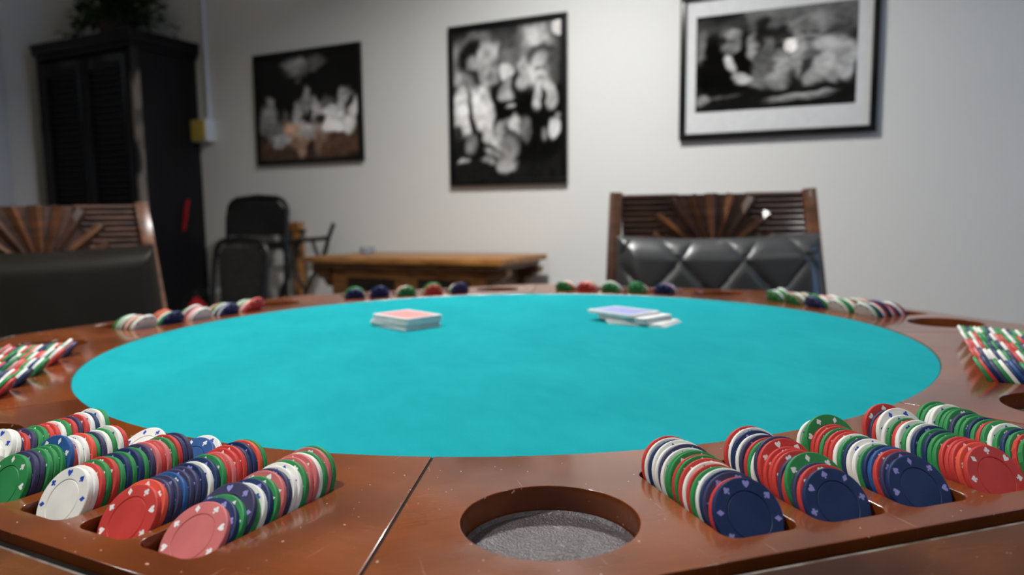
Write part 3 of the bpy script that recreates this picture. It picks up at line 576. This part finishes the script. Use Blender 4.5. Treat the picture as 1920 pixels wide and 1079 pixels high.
# ================================================================== carved armchairs
def carved_chair(loc, rz, label, tufted, top=.951):
    c = empty('carved_chair', loc, rz); tag(c, label, 'chair', 'carved chairs behind the poker table')
    hw = .234; lean = lambda z: .10 * (z - .45) / (top - .45) if z > .45 else 0.0
    wid = lambda z: hw + (top - z) * .055
    for s in (-1, 1):
        mb = MB(); P = [(s * wid(top), lean(top), top), (s * wid(.7), lean(.7), .70), (s * wid(.45), 0, .45), (s * (wid(.45) - .005), .03, .2), (s * (wid(.45) - .01), .07, 0)]
        for p, q in zip(P[:-1], P[1:]): mb.bar(p, q, .032, .040, (0, 1, 0))
        mb.build('back_post', 'chair_wood_light', c, bevel=.004)
        mb = MB().bar((s * .225, -.42, .42), (s * .222, -.425, 0), .045, .045, (0, 1, 0), .7); mb.build('front_leg', 'chair_wood', c, bevel=.004)
        MB().bar((s * .228, 0, .40), (s * .225, -.42, .40), .03, .07).build('side_rail', 'chair_wood', c, bevel=.003)
    MB().bar((-.22, -.43, .40), (.22, -.43, .40), .03, .07).bar((-.23, 0, .40), (.23, 0, .40), .03, .07).build('seat_rail', 'chair_wood', c, bevel=.003)
    # carved panel: board, slats each side, sunburst of rays
    zb = top - .175; iw = hw - .014
    sh = Matrix(((1, 0, 0, 0), (0, 1, .10 / (top - .45), -.10 * .45 / (top - .45)), (0, 0, 1, 0), (0, 0, 0, 1)))
    MB().box(-iw, iw, -.004, .010, zb, top - .006, sh).build('panel_board', 'chair_wood', c)
    n = 11
    for i in range(n):
        z = top - .010 - i * .0142; gap = .105 + .0 * i + (.045 * (i / n) ** 1.0)
        for s in (-1, 1):
            x0, x1 = sorted((s * gap * .78, s * iw)); mb = MB(); 
            mb.tube([sh @ Vector((x0, -.006, z)), sh @ Vector((x1, -.006, z))], .0062, 8); mb.build('slat', 'chair_wood', c)
    cx, cz = 0.0, zb + .004
    for ang, ln, wd, m in ((0, .170, .030, 1), (-17, .172, .024, 1), (17, .172, .024, 1), (-33, .182, .028, 0), (33, .182, .028, 0), (-50, .178, .026, 1), (50, .178, .026, 1), (-66, .160, .026, 0), (66, .160, .026, 0), (-80, .14, .022, 1), (80, .14, .022, 1)):
        a = R(ang); dr = Vector((math.sin(a), 0, math.cos(a))); pp = Vector((math.cos(a), 0, -math.sin(a))); mb = MB()
        ln = min(ln, (top - .004 - cz) / max(.2, math.cos(a)))
        b0 = Vector((cx, -.010, cz)) + dr * .012; b1 = Vector((cx, -.012, cz)) + dr * ln
        vs = [b0 - pp * wd * .15, b0 + pp * wd * .15, b1 + pp * wd * .5, b1 - pp * wd * .5]
        ridge = [b0 + Vector((0, -.010, 0)), b1 + Vector((0, -.014, 0))]
        vv = [sh @ v for v in vs + ridge] + [sh @ (v + Vector((0, .012, 0))) for v in vs]
        mb.add(vv, [(0, 4, 5, 3), (4, 1, 2, 5), (3, 5, 2), (0, 1, 4), (0, 3, 9, 6), (1, 7, 8, 2), (3, 2, 8, 9), (0, 6, 7, 1), (6, 9, 8, 7)])
        mb.build('carved_ray', 'chair_wood_light' if m else 'chair_wood', c, smooth=False)
    # padded back, concave, tufted with a diamond grid when asked
    nu, nv = 110, 80; vs = []; fs = []
    pw = .236; zt, z0 = top - .115, .47
    for j in range(nv + 1):
        v = j / nv
        for i in range(nu + 1):
            u = -1 + 2 * i / nu; x = pw * u * (1 + .03 * (1 - v)); z = z0 + (zt + .010 * u * u - z0) * v
            edge = min(1, (1 - abs(u)) / .22, (1 - v) / .14, v / .1); rd = math.sqrt(max(0, 1 - (1 - edge) ** 2))
            th = .012 + .058 * rd
            if tufted:
                p = (x - .05) / .146 + (z - zt + .045) / .17; q = (x - .05) / .146 - (z - zt + .045) / .17; dp = abs(p - round(p)); dq = abs(q - round(q)); dd = min(dp, dq)
                th += .008 * min(1, dd / .16) ** .55 * rd - (.003 if dd < .022 else 0)
            y = lean(z) - th - .050
            vs.append((x, y, z))
    nf = len(vs)
    for j in range(nv + 1):
        for i in range(nu + 1):
            p = vs[j * (nu + 1) + i]; u = -1 + 2 * i / nu; vs.append((p[0], lean(p[2]) - .022, p[2]))
    W_ = nu + 1
    for j in range(nv):
        for i in range(nu): q = j * W_ + i; fs.append((q, q + 1, q + W_ + 1, q + W_)); fs.append((nf + q, nf + q + W_, nf + q + W_ + 1, nf + q + 1))
    for i in range(nu): fs.append((i, nf + i, nf + i + 1, i + 1)); q = nv * W_ + i; fs.append((q, q + 1, nf + q + 1, nf + q))
    for j in range(nv): q = j * W_; fs.append((q, q + W_, nf + q + W_, nf + q)); q += nu; fs.append((q, nf + q, nf + q + W_, q + W_))
    MB().add(vs, fs).build('back_pad', 'leather' if tufted else 'leather_brown', c, ang=60)
    if tufted:
        pass
    MB().box(-.235, .235, -.45, -.035, .405, .475).build('seat_pad', 'leather' if tufted else 'leather_brown', c, bevel=.02)
    return c
def place_chair(topc, rz, *a):
    off = Matrix.Rotation(rz, 3, 'Z') @ Vector((0, .10, 0)); return carved_chair((topc[0] - off.x, topc[1] - off.y, 0), rz, *a)
place_chair((.500, 1.83), R(-5), 'carved dark wooden chair with tufted black leather back below the mounted photograph', True)
place_chair((-1.145, 1.763), R(42), 'carved dark wooden chair with plain brown leather back before the tall cabinet', False)

# ================================================================== black stacking chairs by the wall
def mesh_chair(a, b, rz, top, w, label, netted):
    c = empty('black_chair', rp(a, b), ROOM + rz); tag(c, label, 'chair', 'black chairs by the back wall')
    hw = w / 2; r = .013; zt = top; bh = .30 if netted else .19
    arch = [(-hw, .02, .44)] + [(-hw, .06, zt - .10)] + [(-hw + .07 * (1 - math.cos(R(t))), .07, zt - .07 + .07 * math.sin(R(t))) for t in (0, 25, 50, 75)] + [(0, .072, zt + .008)] + [(hw - .07 * (1 - math.cos(R(t))), .07, zt - .07 + .07 * math.sin(R(t))) for t in (75, 50, 25, 0)] + [(hw, .06, zt - .10), (hw, .02, .44)]
    MB().tube(arch, r, 8).build('back_frame', 'black_metal', c)
    z1 = zt - .005; z0 = zt - bh; pts = [(-hw + .01, z0), (hw - .01, z0), (hw - .01, z1 - .06), (hw - .06, z1 - .008), (0, z1), (-hw + .06, z1 - .008), (-hw + .01, z1 - .06)]
    M = Matrix.Translation((0, .075, 0)) @ Matrix.Rotation(R(90), 4, 'X')
    if netted:
        MB().prism([(x * .96, z) for x, z in pts], 0, .004, M).build('mesh_back', 'black_mesh', c, smooth=False)
        for i in range(13):
            z = z0 + .012 + i * (bh - .05) / 12; MB().tube([(-hw + .012, .066, z), (hw - .012, .066, z)], .0028, 6).build('mesh_bar', 'black_metal', c)
        MB().box(-hw + .01, hw - .01, .055, .075, z0 - .02, z0 + .02).build('lower_rail', 'black_metal', c, bevel=.004)
    else:
        MB().prism(pts, 0, .022, M).build('back_panel', 'black_metal', c, bevel=.004)
        MB().box(-hw + .01, hw - .01, .03, .06, z0 - .07, z0 - .03).build('lower_rail', 'black_metal', c, bevel=.004)
    MB().box(-hw + .015, hw - .015, .005, .035, .10, .46).build('seat', 'black_metal', c, bevel=.01)
    for s in (-1, 1):
        MB().tube([(s * hw, .02, .45), (s * (hw + .01), .05, .02), (s * (hw + .01), .05, 0)], r, 8).build('rear_leg', 'black_metal', c)
        MB().tube([(s * (hw - .03), .0, .50), (s * (hw - .02), -.05, .02), (s * (hw - .02), -.05, 0)], r, 8).build('front_leg', 'black_metal', c)
mesh_chair(-1.36, .22, R(6), 1.015, .36, 'taller solid-backed black chair by the wall next to the cabinet', False)
mesh_chair(-1.145, .56, R(4), .812, .30, 'shorter black chair with mesh back in front of the taller one', True)

# upright wooden rack and wrought iron stand
wr = empty('wooden_rack', rp(-1.215, .03), ROOM); tag(wr, 'upright orange-brown wooden stand behind the black iron frame', 'stand')
MB().box(-.022, .022, -.02, .02, .02, .885).build('upright', 'oak', wr, bevel=.003)
MB().box(-.075, .0215, -.022, .022, .845, .89).build('crossbar', 'oak', wr, bevel=.003)
MB().box(-.06, .06, -.028, .028, 0, .03).build('base', 'oak_dark', wr, bevel=.004)
ir = empty('iron_stand', rp(-1.115, .095), ROOM); tag(ir, 'black wrought iron stand with curved crossing legs beside the sideboard', 'stand')
MB().tube([(-.19, 0, .782), (-.10, 0, .79), (.0, 0, .80), (.10, 0, .805), (.15, 0, .81)], .011, 8).build('top_rail', 'iron', ir)
MB().lathe([(.001, 0), (.022, 0), (.014, .015), (.012, .03), (.022, .04), (.024, .048), (.001, .052)], 14, Matrix.Translation((-.015, 0, .803))).build('finial', 'iron', ir)
MB().tube([(.185, 0, .88), (.15, 0, .81), (.125, 0, .745), (.10, 0, .70), (.075, 0, .66), (.03, 0, .60), (-.008, 0, .537), (-.012, 0, .44)], .011, 8).build('long_arm', 'iron', ir)
MB().tube([(.05, 0, .80), (.055, 0, .77), (.07, 0, .735), (.092, 0, .70)], .009, 8).build('brace', 'iron', ir)
MB().tube([(-.17, 0, .785), (-.125, 0, .73), (-.108, 0, .67), (-.118, 0, .61), (-.165, 0, .55), (-.195, 0, .46), (-.20, 0, .25), (-.20, 0, .0)], .011, 8).build('curved_leg', 'iron', ir)
MB().tube([(-.03, 0, .80), (-.068, 0, .735), (-.078, 0, .67), (-.062, 0, .61), (-.015, 0, .55), (.0, 0, .46), (.005, 0, .25), (.01, 0, 0)], .011, 8).build('curved_leg', 'iron', ir)
MB().tube([(-.012, 0, .45), (-.09, .012, .44), (-.19, 0, .45)], .009, 8).build('stretcher', 'iron', ir)
